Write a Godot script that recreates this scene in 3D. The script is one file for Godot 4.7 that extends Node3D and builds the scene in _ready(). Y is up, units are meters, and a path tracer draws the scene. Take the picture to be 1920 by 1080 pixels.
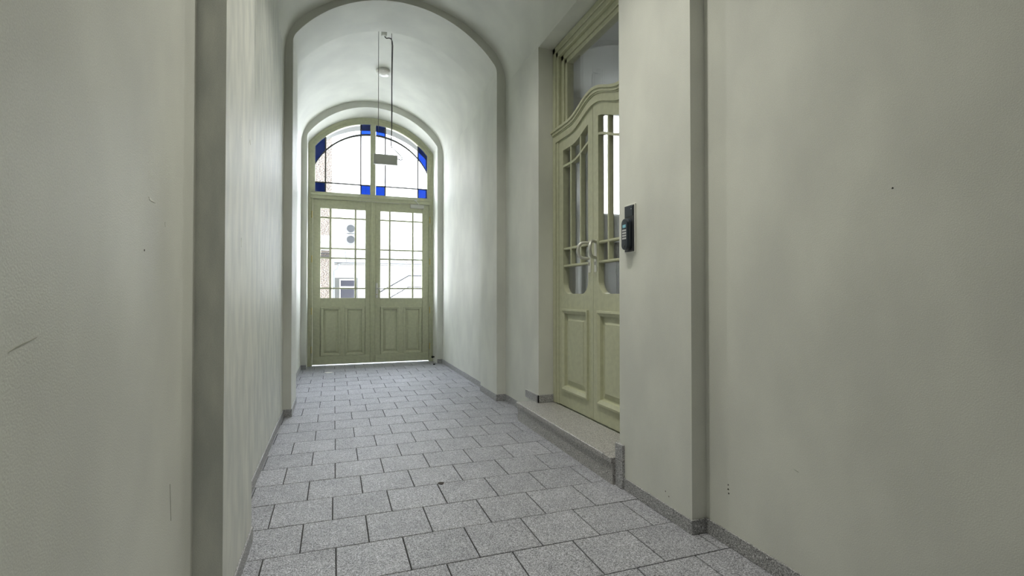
extends Node3D
# A vaulted entrance passage with a glazed double door to a courtyard at its end and a stairwell door on the right.
# Plans are written as (x to the right, y up, z into the passage); P() turns them into Godot's axes.

const UP_TOP := 4.9

var rng := RandomNumberGenerator.new()
var M := {}
var taken := {}

func P(x: float, y: float, z: float) -> Vector3:
	return Vector3(x, y, -z)

# ---------------------------------------------------------------- set-up
func _ready() -> void:
	rng.seed = 7
	set_camera_and_light()
	make_materials()
	build_shell()
	build_floor()
	build_baseboards()
	build_courtyard_door()
	build_stair_door()
	build_stairwell()
	build_courtyard()
	build_doorstep()
	build_exit_sign()
	build_ceiling_lamp()
	build_intercom()
	build_small_things()

func set_camera_and_light() -> void:
	var cam := Camera3D.new()
	cam.name = "camera"
	add_child(cam)
	cam.position = P(0, 1.15, 0)
	cam.rotation = Vector3(0.012927, -0.34289, 0)
	cam.fov = rad_to_deg(2.0 * atan(540.0 / 933.365))
	cam.near = 0.05
	cam.far = 200.0
	cam.current = true
	var sky := ProceduralSkyMaterial.new()
	sky.sky_top_color = Color(0.92, 0.95, 1.0)
	sky.sky_horizon_color = Color(0.97, 0.98, 1.0)
	sky.ground_bottom_color = Color(0.45, 0.45, 0.45)
	sky.ground_horizon_color = Color(0.6, 0.6, 0.6)
	var e := Environment.new()
	e.background_mode = Environment.BG_SKY
	e.sky = Sky.new()
	e.sky.sky_material = sky
	e.background_energy_multiplier = 3.7
	e.tonemap_mode = Environment.TONE_MAPPER_LINEAR
	e.tonemap_exposure = 4.85
	e.sdfgi_enabled = true
	e.ssao_enabled = true
	e.ssil_enabled = true
	var w := WorldEnvironment.new()
	w.name = "daylight_sky"
	w.environment = e
	add_child(w)

# ---------------------------------------------------------------- materials
func mat(called: String, c: Color, rough := 0.8, metal := 0.0, spec := 0.5) -> StandardMaterial3D:
	var m := StandardMaterial3D.new()
	m.resource_name = called
	m.albedo_color = c
	m.roughness = rough
	m.metallic = metal
	m.metallic_specular = spec
	M[called] = m
	return m

func noise_tex(freq: float, lo: Color, hi: Color, s: int, size := 512, octaves := 4) -> NoiseTexture2D:
	var n := FastNoiseLite.new()
	n.seed = s
	n.frequency = freq
	n.fractal_octaves = octaves
	var t := NoiseTexture2D.new()
	t.width = size
	t.height = size
	t.seamless = true
	t.noise = n
	var g := Gradient.new()
	g.offsets = PackedFloat32Array([0.2, 0.8])
	g.colors = PackedColorArray([lo, hi])
	t.color_ramp = g
	return t

func granite_image(s: int, dark: float, mid: float, light: float) -> ImageTexture:
	var r := RandomNumberGenerator.new()
	r.seed = s
	var n := 512
	var im := Image.create(n, n, false, Image.FORMAT_RGB8)
	for y in n:
		for x in n:
			var k := r.randf()
			var v := mid + r.randf_range(-0.07, 0.07)
			if k < 0.2:
				v = dark + r.randf_range(-0.05, 0.08)
			elif k > 0.72:
				v = light + r.randf_range(-0.08, 0.06)
			im.set_pixel(x, y, Color(v, v, v * 1.015))
	im.resize(n * 2, n * 2, Image.INTERPOLATE_BILINEAR)
	return ImageTexture.create_from_image(im)

func tri(m: StandardMaterial3D, s: Vector3) -> void:
	m.uv1_triplanar = true
	m.uv1_world_triplanar = true
	m.uv1_scale = s
	m.uv1_triplanar_sharpness = 8.0

func detail(m: StandardMaterial3D, t: Texture2D, s: Vector3) -> void:
	m.detail_enabled = true
	m.detail_albedo = t
	m.detail_blend_mode = BaseMaterial3D.BLEND_MODE_MUL
	m.detail_uv_layer = BaseMaterial3D.DETAIL_UV_2
	m.uv2_triplanar = true
	m.uv2_world_triplanar = true
	m.uv2_scale = s
	m.uv2_triplanar_sharpness = 8.0

func make_materials() -> void:
	var grain := noise_tex(0.2, Color(0.95, 0.95, 0.95), Color(1, 1, 1), 3, 512, 3)
	var streak := noise_tex(0.012, Color(0.905, 0.912, 0.92), Color(1, 1, 1), 11, 512, 5)
	var blotch := noise_tex(0.008, Color(0.95, 0.95, 0.953), Color(1, 1, 1), 21, 512, 5)
	var bump := noise_tex(0.16, Color(0, 0, 0), Color(1, 1, 1), 5, 512, 3)
	bump.as_normal_map = true
	bump.bump_strength = 3.0
	bump.color_ramp = null
	var pl := mat("wall_plaster", Color(0.90, 0.905, 0.867), 0.52, 0.0, 0.5)
	pl.albedo_texture = grain
	tri(pl, Vector3(2.2, 2.2, 2.2))
	pl.normal_enabled = true
	pl.normal_texture = bump
	pl.normal_scale = 0.1
	detail(pl, blotch, Vector3(0.5, 0.3, 0.5))
	var ps := pl.duplicate() as StandardMaterial3D   # brushed patches left on the left side by repainting
	ps.resource_name = "wall_plaster_brushed"
	detail(ps, streak, Vector3(1.2, 0.38, 1.2))
	M["wall_plaster_brushed"] = ps
	var vp := mat("vault_plaster", Color(0.90, 0.905, 0.867), 0.52, 0.0, 0.5)
	vp.albedo_texture = grain
	tri(vp, Vector3(2.2, 2.2, 2.2))
	vp.normal_enabled = true
	vp.normal_texture = bump
	vp.normal_scale = 0.1
	detail(vp, blotch, Vector3(0.4, 0.4, 0.4))
	# granite: five tones of tile, one darker for plinths
	var g1 := granite_image(1, 0.34, 0.67, 0.93)
	var g2 := granite_image(2, 0.30, 0.62, 0.90)
	var tones := [0.955, 0.975, 1.0, 0.965, 0.985]
	for k in 5:
		var t: float = tones[k]
		var gm := mat("granite_tile_%d" % k, Color(t * 0.945, t * 0.95, t * 0.965), 0.58, 0.0, 0.4)
		gm.albedo_texture = g1
		tri(gm, Vector3(0.85, 0.85, 0.85))
		gm.uv1_offset = Vector3(0.13 * k, 0.37 * k, 0.29 * k)
		detail(gm, blotch, Vector3(1.1, 1.1, 1.1))
	var gp := mat("granite_plinth", Color(0.98, 0.98, 0.97), 0.5)
	gp.albedo_texture = g2
	tri(gp, Vector3(0.9, 0.9, 0.9))
	var gs := mat("granite_step", Color(1, 0.99, 0.96), 0.35)
	gs.albedo_texture = g2
	tri(gs, Vector3(0.9, 0.9, 0.9))
	mat("grout", Color(0.22, 0.22, 0.22), 0.95)
	var pa := mat("olive_paint", Color(0.755, 0.762, 0.645), 0.42)
	pa.albedo_texture = noise_tex(0.03, Color(0.96, 0.96, 0.96), Color(1, 1, 1), 31, 256)
	tri(pa, Vector3(2, 2, 2))
	var gl := mat("clear_glass", Color(1, 1, 1, 0.02), 0.0)
	gl.transparency = BaseMaterial3D.TRANSPARENCY_ALPHA
	var bl := mat("blue_glass", Color(0.03, 0.115, 0.36, 0.02), 0.05)
	bl.refraction_enabled = true
	bl.refraction_scale = 0.05
	mat("lead_came", Color(0.30, 0.30, 0.28), 0.5)
	mat("brushed_steel", Color(0.78, 0.78, 0.76), 0.28, 1.0)
	mat("satin_aluminium", Color(0.80, 0.80, 0.77), 0.4, 0.6)
	mat("satin_plate", Color(0.88, 0.88, 0.85), 0.45, 0.2)
	mat("brass", Color(0.80, 0.74, 0.50), 0.3, 0.9)
	mat("black_rubber", Color(0.06, 0.06, 0.06), 0.7)
	mat("cable_black", Color(0.10, 0.10, 0.09), 0.6)
	mat("wire_steel", Color(0.42, 0.42, 0.40), 0.4, 0.7)
	mat("sign_grey", Color(0.90, 0.91, 0.88), 0.5)
	mat("sign_edge", Color(0.80, 0.80, 0.78), 0.35, 0.5)
	mat("white_plastic", Color(0.86, 0.86, 0.84), 0.4)
	var lg := mat("lamp_glass", Color(0.90, 0.91, 0.90), 0.08)
	lg.emission_enabled = true
	lg.emission = Color(1.0, 0.98, 0.93)
	lg.emission_energy_multiplier = 0.03
	mat("panel_dark", Color(0.20, 0.21, 0.22), 0.4)
	mat("handset_dark", Color(0.17, 0.20, 0.23), 0.3)
	var sc := mat("lcd_screen", Color(0.45, 0.62, 0.66), 0.2)
	sc.emission_enabled = true
	sc.emission = Color(0.45, 0.70, 0.76)
	sc.emission_energy_multiplier = 0.06
	mat("key_white", Color(0.88, 0.88, 0.88), 0.4)
	mat("paper", Color(0.92, 0.92, 0.90), 0.8)
	mat("dry_leaf", Color(0.22, 0.20, 0.17), 0.8)
	mat("chipped_plaster", Color(0.93, 0.93, 0.90), 0.9)
	mat("dowel_hole", Color(0.20, 0.20, 0.17), 0.9)
	mat("pencil_scuff", Color(0.66, 0.66, 0.61), 0.9)
	mat("ext_white", Color(0.93, 0.93, 0.92), 0.8)
	mat("ext_concrete", Color(0.72, 0.72, 0.70), 0.9)
	mat("ext_roof", Color(0.56, 0.59, 0.61), 0.5)
	mat("ext_gutter", Color(0.22, 0.23, 0.235), 0.4, 0.4)
	mat("ext_dark", Color(0.07, 0.075, 0.08), 0.5)
	mat("ext_grey", Color(0.30, 0.305, 0.29), 0.6)
	mat("ext_window", Color(0.20, 0.20, 0.235), 0.15)
	mat("ext_ac", Color(0.50, 0.51, 0.51), 0.5)
	var br := mat("ext_brick", Color(0.62, 0.60, 0.58), 0.9)
	br.albedo_texture = noise_tex(0.09, Color(0.16, 0.13, 0.11), Color(1.0, 0.97, 0.93), 41, 512, 5)
	tri(br, Vector3(0.35, 0.8, 0.35))
	mat("stair_wall", Color(0.80, 0.81, 0.79), 0.85)
	mat("stair_floor", Color(0.40, 0.38, 0.35), 0.5)
	mat("iron_dark", Color(0.13, 0.13, 0.13), 0.5, 0.2)

# ---------------------------------------------------------------- mesh helpers
func new_st() -> SurfaceTool:
	var st := SurfaceTool.new()
	st.begin(Mesh.PRIMITIVE_TRIANGLES)
	st.set_smooth_group(-1)
	return st

func face3(st: SurfaceTool, a: Vector3, b: Vector3, c: Vector3, out: Vector3) -> void:
	if (c - a).cross(b - a).dot(out) < 0.0:
		var t := b
		b = c
		c = t
	st.add_vertex(a)
	st.add_vertex(b)
	st.add_vertex(c)

func face4(st: SurfaceTool, a: Vector3, b: Vector3, c: Vector3, d: Vector3, out: Vector3) -> void:
	face3(st, a, b, c, out)
	face3(st, a, c, d, out)

func box(st: SurfaceTool, x0: float, x1: float, y0: float, y1: float, z0: float, z1: float) -> void:
	var c := [P(x0, y0, z0), P(x1, y0, z0), P(x1, y1, z0), P(x0, y1, z0), P(x0, y0, z1), P(x1, y0, z1), P(x1, y1, z1), P(x0, y1, z1)]
	face4(st, c[0], c[1], c[2], c[3], P(0, 0, -1))
	face4(st, c[4], c[5], c[6], c[7], P(0, 0, 1))
	face4(st, c[0], c[1], c[5], c[4], P(0, -1, 0))
	face4(st, c[3], c[2], c[6], c[7], P(0, 1, 0))
	face4(st, c[0], c[3], c[7], c[4], P(-1, 0, 0))
	face4(st, c[1], c[2], c[6], c[5], P(1, 0, 0))

# a box whose edges are chamfered by k
func cbox(st: SurfaceTool, x0: float, x1: float, y0: float, y1: float, z0: float, z1: float, k := 0.003) -> void:
	var lo := [x0, y0, z0]
	var hi := [x1, y1, z1]
	for i in 3:
		k = minf(k, 0.45 * (hi[i] - lo[i]))
	var v := func(s: Array, axis: int) -> Vector3:
		var q := [0.0, 0.0, 0.0]
		for i in 3:
			var off: float = 0.0 if i == axis else k
			q[i] = lo[i] + off if s[i] < 0 else hi[i] - off
		return P(q[0], q[1], q[2])
	for a in 3:
		var b := (a + 1) % 3
		var c := (a + 2) % 3
		for s in [-1, 1]:
			var o := [0.0, 0.0, 0.0]
			o[a] = s
			var ring := []
			for t in [[-1, -1], [1, -1], [1, 1], [-1, 1]]:
				var sg := [0, 0, 0]
				sg[a] = s
				sg[b] = t[0]
				sg[c] = t[1]
				ring.append(v.call(sg, a))
			face4(st, ring[0], ring[1], ring[2], ring[3], P(o[0], o[1], o[2]))
			for t in [-1, 1]:
				var s0 := [0, 0, 0]
				s0[a] = s
				s0[b] = t
				var s1 := s0.duplicate()
				s0[c] = -1
				s1[c] = 1
				var oo := [0.0, 0.0, 0.0]
				oo[a] = s
				oo[b] = t
				face4(st, v.call(s0, a), v.call(s1, a), v.call(s1, b), v.call(s0, b), P(oo[0], oo[1], oo[2]))
	for sx in [-1, 1]:
		for sy in [-1, 1]:
			for sz in [-1, 1]:
				var sg := [sx, sy, sz]
				face3(st, v.call(sg, 0), v.call(sg, 1), v.call(sg, 2), P(sx, sy, sz))

func map3(plane: String, a: float, b: float, t: float) -> Vector3:
	if plane == "XY":
		return P(a, b, t)
	if plane == "ZY":
		return P(t, b, a)
	return P(a, t, b)

# polygon (a, b) carried along the third axis from t0 to t1; a second polygon lofts; edges from-to are smooth
func prism(st: SurfaceTool, poly: PackedVector2Array, plane: String, t0: float, t1: float, smooth_from := -1, smooth_to := -1, other := PackedVector2Array()) -> void:
	var q := other if other.size() == poly.size() else poly
	var n := poly.size()
	var area := 0.0
	for i in n:
		var j := (i + 1) % n
		area += poly[i].x * poly[j].y - poly[j].x * poly[i].y
	var sgn := 1.0 if area > 0 else -1.0
	for i in n:
		var j := (i + 1) % n
		var d := poly[j] - poly[i]
		var o := Vector2(d.y, -d.x) * sgn
		var out := map3(plane, o.x, o.y, 0.0)
		var sm := i >= smooth_from and i < smooth_to
		st.set_smooth_group(1 if sm else -1)
		face4(st, map3(plane, poly[i].x, poly[i].y, t0), map3(plane, poly[j].x, poly[j].y, t0), map3(plane, q[j].x, q[j].y, t1), map3(plane, q[i].x, q[i].y, t1), out)
	st.set_smooth_group(-1)
	for e in [[poly, t0, signf(t0 - t1)], [q, t1, signf(t1 - t0)]]:
		var pp: PackedVector2Array = e[0]
		var t: float = e[1]
		var idx := Geometry2D.triangulate_polygon(pp)
		var out := map3(plane, 0, 0, e[2])
		for k in range(0, idx.size(), 3):
			face3(st, map3(plane, pp[idx[k]].x, pp[idx[k]].y, t), map3(plane, pp[idx[k + 1]].x, pp[idx[k + 1]].y, t), map3(plane, pp[idx[k + 2]].x, pp[idx[k + 2]].y, t), out)

# round bar through points
func tube(st: SurfaceTool, pts: Array, r: float, sides := 8) -> void:
	st.set_smooth_group(2)
	var rings := []
	var n := Vector3.ZERO
	for i in pts.size():
		var d: Vector3 = (pts[mini(i + 1, pts.size() - 1)] - pts[maxi(i - 1, 0)]).normalized()
		if i == 0:
			n = d.cross(Vector3(0.31, 0.9, 0.27)).normalized()
			if n.length() < 0.5:
				n = d.cross(Vector3(1, 0, 0)).normalized()
		n = (n - d * n.dot(d)).normalized()
		var b := d.cross(n)
		var ring := []
		for k in sides:
			var a := TAU * k / sides
			ring.append(pts[i] + (n * cos(a) + b * sin(a)) * r)
		rings.append(ring)
	for i in pts.size() - 1:
		for k in sides:
			var l := (k + 1) % sides
			var mid: Vector3 = (rings[i][k] + rings[i][l]) * 0.5 - pts[i]
			face4(st, rings[i][k], rings[i][l], rings[i + 1][l], rings[i + 1][k], mid)
	st.set_smooth_group(-1)
	for e in [0, pts.size() - 1]:
		var out: Vector3 = pts[e] - pts[1 if e == 0 else e - 1]
		for k in sides:
			face3(st, pts[e], rings[e][k], rings[e][(k + 1) % sides], out)

# turned body: profile of (radius, along), about an axis through base
func lathe(st: SurfaceTool, base: Vector3, axis: Vector3, profile: Array, sides := 24, smooth := true) -> void:
	axis = axis.normalized()
	var n := axis.cross(Vector3(0.3, 0.5, 0.81)).normalized()
	var b := axis.cross(n)
	for i in profile.size() - 1:
		st.set_smooth_group(10 + i if smooth else -1)
		var p0: Vector2 = profile[i]
		var p1: Vector2 = profile[i + 1]
		for k in sides:
			var a0 := TAU * k / sides
			var a1 := TAU * (k + 1) / sides
			var u0 := n * cos(a0) + b * sin(a0)
			var u1 := n * cos(a1) + b * sin(a1)
			var d := p1 - p0
			var out := (u0 + u1) * 0.5 * d.y - axis * d.x
			var q := [base + u0 * p0.x + axis * p0.y, base + u1 * p0.x + axis * p0.y, base + u1 * p1.x + axis * p1.y, base + u0 * p1.x + axis * p1.y]
			if p0.x < 1e-5:
				face3(st, q[0], q[2], q[3], out)
			elif p1.x < 1e-5:
				face3(st, q[0], q[1], q[2], out)
			else:
				face4(st, q[0], q[1], q[2], q[3], out)
	st.set_smooth_group(-1)

# mouldings round a rectangle: steps of (inset, height); plane "XY" looks towards -z from depth t, "ZY" towards -x
func panel(st: SurfaceTool, plane: String, a0: float, a1: float, b0: float, b1: float, t: float, steps: Array) -> void:
	var towards := -1.0
	var corner := func(s: Vector2, k: int) -> Vector3:
		var aa := a0 + s.x if k == 0 or k == 3 else a1 - s.x
		var bb := b0 + s.x if k < 2 else b1 - s.x
		return map3(plane, aa, bb, t + towards * s.y)
	var out := map3(plane, 0, 0, towards)
	for i in steps.size() - 1:
		for k in 4:
			var l := (k + 1) % 4
			var hint := out
			var p := [corner.call(steps[i], k), corner.call(steps[i], l), corner.call(steps[i + 1], l), corner.call(steps[i + 1], k)]
			if absf(steps[i].x - steps[i + 1].x) < 1e-5:
				var mid := map3(plane, (a0 + a1) / 2, (b0 + b1) / 2, t)
				hint = ((p[0] + p[1]) * 0.5 - mid) * (1.0 if steps[i + 1].y > steps[i].y else -1.0)
			face4(st, p[0], p[1], p[2], p[3], hint)
	var e: Vector2 = steps[-1]
	face4(st, corner.call(e, 0), corner.call(e, 1), corner.call(e, 2), corner.call(e, 3), out)

# ---------------------------------------------------------------- object helpers
func fresh(called: String) -> String:
	if not taken.has(called):
		taken[called] = 0
		return called
	taken[called] += 1
	return "%s_%03d" % [called, taken[called]]

func origin_of(n: Node) -> Vector3:
	var o := Vector3.ZERO
	while n != self and n is Node3D:
		o += n.position
		n = n.get_parent()
	return o

func tag(o: Node, label: String, category := "", group := "", kind := "") -> void:
	if label:
		o.set_meta("label", label)
	if category:
		o.set_meta("category", category)
	if group:
		o.set_meta("group", group)
	if kind:
		o.set_meta("kind", kind)

func put(st: SurfaceTool, called: String, m: String, parent: Node = null) -> MeshInstance3D:
	st.generate_normals()
	var o := MeshInstance3D.new()
	o.mesh = st.commit()
	o.material_override = M[m]
	o.cast_shadow = GeometryInstance3D.SHADOW_CASTING_SETTING_ON
	if parent == null:
		o.name = fresh(called)
		add_child(o)
	else:
		o.name = called
		o.position = -origin_of(parent)
		parent.add_child(o, true)
	return o

func root(called: String, at: Vector3, label: String, category := "", kind := "", group := "") -> Node3D:
	var o := Node3D.new()
	o.name = fresh(called)
	o.position = at
	add_child(o)
	tag(o, label, category, group, kind)
	return o

func part_node(called: String, parent: Node) -> Node3D:
	var o := Node3D.new()
	o.name = called
	parent.add_child(o, true)
	return o

func bx(called: String, m: String, parent: Node, x0: float, x1: float, y0: float, y1: float, z0: float, z1: float, k := 0.003) -> MeshInstance3D:
	var st := new_st()
	if k > 0:
		cbox(st, x0, x1, y0, y1, z0, z1, k)
	else:
		box(st, x0, x1, y0, y1, z0, z1)
	return put(st, called, m, parent)

# ---------------------------------------------------------------- the shell
# each bay: z from, z to, left face, right face, height of the arc's centre, radius
var BAYS := {
	"near": [-4.0, 1.97, -0.45, 1.705, 2.83, 1.36],
	"rib_near": [1.97, 2.61, -0.360, 1.62, 2.87, 1.23],
	"bay": [2.61, 5.13, -0.451, 1.757, 2.805, 1.385],
	"rib_far": [5.13, 5.76, -0.379, 1.656, 2.88, 1.25],
	"hall": [5.76, 8.25, -0.485, 1.712, 2.937, 1.313],
}

func spring(xl: float, xr: float, cy: float, r: float) -> float:
	return cy + sqrt(r * r - pow((xr - xl) / 2, 2))

func arc(xl: float, xr: float, cy: float, r: float, n := 48) -> PackedVector2Array:
	var p := PackedVector2Array()
	var cx := (xl + xr) / 2
	var h := asin((xr - xl) / 2 / r)
	for i in n + 1:
		var a := lerpf(-h, h, float(i) / n)
		p.append(Vector2(cx + r * sin(a), cy + r * cos(a)))
	return p

# the arch with its springing eased by f, from one wall face to the other: 57 points
func eased_arch(xl: float, xr: float, cy: float, r: float, f: float) -> PackedVector2Array:
	var cx := (xl + xr) / 2
	var h := asin((xr - xl) / 2 / r)
	var k := f / r
	var s := spring(xl, xr, cy, r)
	var p := PackedVector2Array()
	var a0 := Vector2(xl, s - f)
	var c0 := Vector2(xl, s)
	var b0 := Vector2(cx - r * sin(h - k), cy + r * cos(h - k))
	for i in 8:
		var t := i / 8.0
		p.append(a0.lerp(c0, t).lerp(c0.lerp(b0, t), t))
	for i in 41:
		var a := lerpf(-h + k, h - k, i / 40.0)
		p.append(Vector2(cx + r * sin(a), cy + r * cos(a)))
	for i in 8:
		p.append(Vector2(2 * cx - p[7 - i].x, p[7 - i].y))
	return p

func vault_poly(xl: float, xr: float, cy: float, r: float, f: float) -> PackedVector2Array:
	var p := eased_arch(xl, xr, cy, r, f)
	var s := p[0].y
	p.append(Vector2(2.2, s))
	p.append(Vector2(2.2, UP_TOP))
	p.append(Vector2(-0.9, UP_TOP))
	p.append(Vector2(-0.9, s))
	return p

func build_shell() -> void:
	var left := root("wall_left", P(-0.455, 0, 4), "pale grey-green plastered left wall of the passage with two shallow pilasters", "wall", "structure")
	var right := root("wall_right", P(1.757, 0, 4), "pale grey-green plastered right wall of the passage with the stairwell door niche", "wall", "structure")
	var ceil := root("ceiling", P(0.65, 4, 4), "plastered barrel vault of the passage with two rib arches", "ceiling", "structure")
	for key in BAYS:
		var b: Array = BAYS[key]
		var is_rib: bool = str(key).begins_with("rib")
		var ease := 0.05 if is_rib else 0.2
		var sp := spring(b[2], b[3], b[4], b[5]) - ease
		var st := new_st()
		box(st, -0.9, b[2], 0, sp, b[0], b[1])
		put(st, "pilaster" if is_rib else "wall_bay", "wall_plaster_brushed" if key in ["rib_near", "bay"] else "wall_plaster", left)
		st = new_st()
		if key == "bay":
			box(st, b[3], 2.1, 0, sp, b[0], 2.715)
			box(st, b[3], 2.1, 0, sp, 4.2, b[1])
			box(st, b[3], 2.1, 3.42, sp, 2.715, 4.2)
			box(st, 1.9, 2.1, 0, 0.155, 2.715, 4.2)
		else:
			box(st, b[3], 2.1, 0, sp, b[0], b[1])
		put(st, "pilaster" if is_rib else "wall_bay", "wall_plaster", right)
		st = new_st()
		prism(st, vault_poly(b[2], b[3], b[4], b[5], ease), "XY", b[0], b[1], 0, 56)
		put(st, "rib_arch" if is_rib else "vault", "vault_plaster", ceil)
	# the end wall with its arched opening, reveal narrowing to the door frame, and the outer reveal
	var end := root("wall_end", P(0.6, 0, 8.25), "pale plastered end wall with an arched opening around the courtyard door", "wall", "structure")
	var e0 := [-0.40, 1.62, 2.93, 1.223]
	var e1 := [-0.40, 1.608, 2.85, 1.243]
	var e2 := [-0.345, 1.555, 2.72, 1.29]
	for seg in [[8.25, 8.57, e0, e1, "inner_reveal"], [8.57, 8.68, e1, e1, "frame_seat"], [8.68, 9.02, e2, e2, "outer_reveal"]]:
		var a: Array = seg[2]
		var c: Array = seg[3]
		var st := new_st()
		var pa := eased_arch(a[0], a[1], a[2], a[3], 0.03)
		var pc := eased_arch(c[0], c[1], c[2], c[3], 0.03)
		for pp in [pa, pc]:
			var sx: float = pp[0].x
			var ex: float = pp[56].x
			pp.append(Vector2(ex, 0))
			pp.append(Vector2(2.2, 0))
			pp.append(Vector2(2.2, UP_TOP))
			pp.append(Vector2(-0.9, UP_TOP))
			pp.append(Vector2(-0.9, 0))
			pp.append(Vector2(sx, 0))
		prism(st, pa, "XY", seg[0], seg[1], 0, 56, pc)
		put(st, seg[4], "ext_grey" if seg[4] == "outer_reveal" else "wall_plaster", end)
	# the street end behind the viewer
	var gate := root("wall_front", P(0.6, 0, -4.0), "plastered wall closing the street end of the passage", "wall", "structure")
	var st2 := new_st()
	box(st2, -0.9, 2.2, 0, UP_TOP, -4.4, -4.0)
	put(st2, "wall_panel", "wall_plaster", gate)
	# marks in the plaster: (wall, face, z, y, half length, half height, tilt, kind)
	for k in [[left, -0.45, 1.535, 1.396, 0.030, 0.004, -0.10, "chip"], [left, -0.45, 1.65, 1.347, 0.004, 0.008, 0.3, "chip"], [left, -0.45, 0.97, 1.073, 0.045, 0.0012, 0.2, "scuff"], [left, -0.45, 1.72, 0.53, 0.0012, 0.075, 0.12, "scuff"], [left, -0.45, 1.487, 1.261, 0.003, 0.003, 0.0, "dowel_hole"],
			[left, -0.360, 2.267, 1.79, 0.016, 0.004, 0.3, "chip"], [left, -0.360, 2.50, 1.835, 0.018, 0.004, -0.5, "chip"], [left, -0.360, 2.295, 1.362, 0.010, 0.022, 0.2, "chip"],
			[right, 1.705, 1.102, 1.495, 0.004, 0.004, 0.0, "dowel_hole"], [right, 1.705, 1.827, 0.277, 0.004, 0.004, 0.0, "dowel_hole"], [right, 1.705, 1.827, 0.257, 0.006, 0.005, 0.0, "dowel_hole"], [right, 1.705, 1.824, 0.239, 0.005, 0.005, 0.0, "dowel_hole"], [right, 1.705, 1.466, 0.460, 0.018, 0.0015, 0.18, "scuff"],
			[right, 1.62, 2.173, 0.131, 0.004, 0.004, 0.0, "dowel_hole"], [right, 1.62, 2.146, 0.114, 0.004, 0.004, 0.0, "dowel_hole"]]:
		var mp := PackedVector2Array()
		for i in 10:
			var t := TAU * i / 10.0
			var jag := 0.75 + 0.25 * sin(3.0 * t + k[2] * 9.0)
			mp.append(Vector2(k[4] * cos(t) * jag, k[5] * sin(t) * jag).rotated(k[6]) + Vector2(k[2], k[3]))
		var ms := new_st()
		var fx: float = k[1]
		var inward := 0.0008 if fx < 0 else -0.0008
		prism(ms, mp, "ZY", fx, fx + inward)
		put(ms, k[7], {"chip": "chipped_plaster", "scuff": "pencil_scuff", "dowel_hole": "dowel_hole"}[k[7]], k[0])

# ---------------------------------------------------------------- floor
func build_floor() -> void:
	var fl := root("floor", P(0.65, 0, 4), "grey granite tile floor laid in running bond", "floor", "structure")
	var st := new_st()
	box(st, -0.9, 2.2, -0.3, -0.007, -4.4, 9.02)
	put(st, "grout_bed", "grout", fl)
	var cache := {}
	var gap := 0.0055
	for b in range(-7, 22):
		var z0 := 2.4145 + b * 0.30168
		var z1 := minf(z0 + 0.30168, 9.02)
		var shift := 0.0107
		if posmod(b, 2) == 0:
			shift += 0.29814 * 0.5
		if b == 1:
			shift -= 0.013
		shift += rng.randf_range(-0.002, 0.002)
		for c in range(-3, 8):
			var x0 := maxf(shift + c * 0.29814, -0.40 if z0 > 8.2 else -0.485)
			var x1 := minf(shift + (c + 1) * 0.29814, 1.62 if z0 > 8.2 else 1.76)
			if x1 - x0 < 0.02:
				continue
			var w := snappedf(x1 - x0 - gap, 0.001)
			var d := snappedf(z1 - z0 - gap, 0.001)
			var key := Vector2(w, d)
			if not cache.has(key):
				var ts := new_st()
				cbox(ts, -w / 2, w / 2, -0.009, 0, -d / 2, d / 2, 0.0018)
				ts.generate_normals()
				cache[key] = ts.commit()
			var o := MeshInstance3D.new()
			o.name = "tile"
			o.mesh = cache[key]
			o.material_override = M["granite_tile_%d" % rng.randi_range(0, 4)]
			o.position = P((x0 + x1) / 2, rng.randf_range(-0.0008, 0.0004), (z0 + z1) / 2) - fl.position
			fl.add_child(o, true)
	var nb := new_st()
	box(nb, -0.5, 1.8, -0.007, 0, -4.0, 2.4145 - 7 * 0.30168)
	put(nb, "entrance_slab", "granite_tile_1", fl)

func build_baseboards() -> void:
	var l := root("baseboard_left", P(-0.455, 0, 4), "low speckled granite skirting along the left wall", "baseboard", "structure")
	var r := root("baseboard_right", P(1.757, 0, 4), "low speckled granite skirting along the right wall", "baseboard", "structure")
	var h := 0.07
	var t := 0.008
	# along the walls (x face, z0, z1) and across the pilaster ends (x0, x1, z face)
	for a in [[-0.45, -4.0, 1.97], [-0.360, 1.962, 2.61], [-0.451, 2.61, 5.13], [-0.379, 5.122, 5.76], [-0.485, 5.76, 8.25]]:
		bx("skirting_stone", "granite_plinth", l, a[0], a[0] + t, 0, h, a[1], a[2], 0.002)
	for a in [[-0.442, -0.360, 1.962, 1.97], [-0.443, -0.379, 5.122, 5.13], [-0.477, -0.40, 8.242, 8.25]]:
		bx("skirting_stone", "granite_plinth", l, a[0], a[1], 0, h, a[2], a[3], 0.002)
	for a in [[1.705, -4.0, 1.97], [1.62, 1.962, 2.56], [1.757, 4.30, 5.13], [1.656, 5.122, 5.76], [1.712, 5.76, 7.0], [1.712, 7.003, 8.25]]:
		bx("skirting_stone", "granite_plinth", r, a[0] - t, a[0], 0, h, a[1], a[2], 0.002)
	for a in [[1.62, 1.697, 1.962, 1.97], [1.656, 1.749, 5.122, 5.13], [1.62, 1.704, 8.242, 8.25]]:
		bx("skirting_stone", "granite_plinth", r, a[0], a[1], 0, h, a[2], a[3], 0.002)
	# taller stones where the skirting meets the doorstep
	bx("corner_stone", "granite_plinth", r, 1.603, 1.76, 0, 0.16, 2.557, 2.638, 0.003)
	bx("corner_stone", "granite_plinth", r, 1.603, 1.76, 0.162, 0.258, 2.557, 2.638, 0.003)
	bx("jamb_stone", "granite_plinth", r, 1.742, 1.757, 0.165, 0.235, 4.185, 4.50, 0.002)
	bx("jamb_stone", "granite_plinth", r, 1.742, 1.898, 0.165, 0.235, 4.185, 4.20, 0.002)

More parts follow.
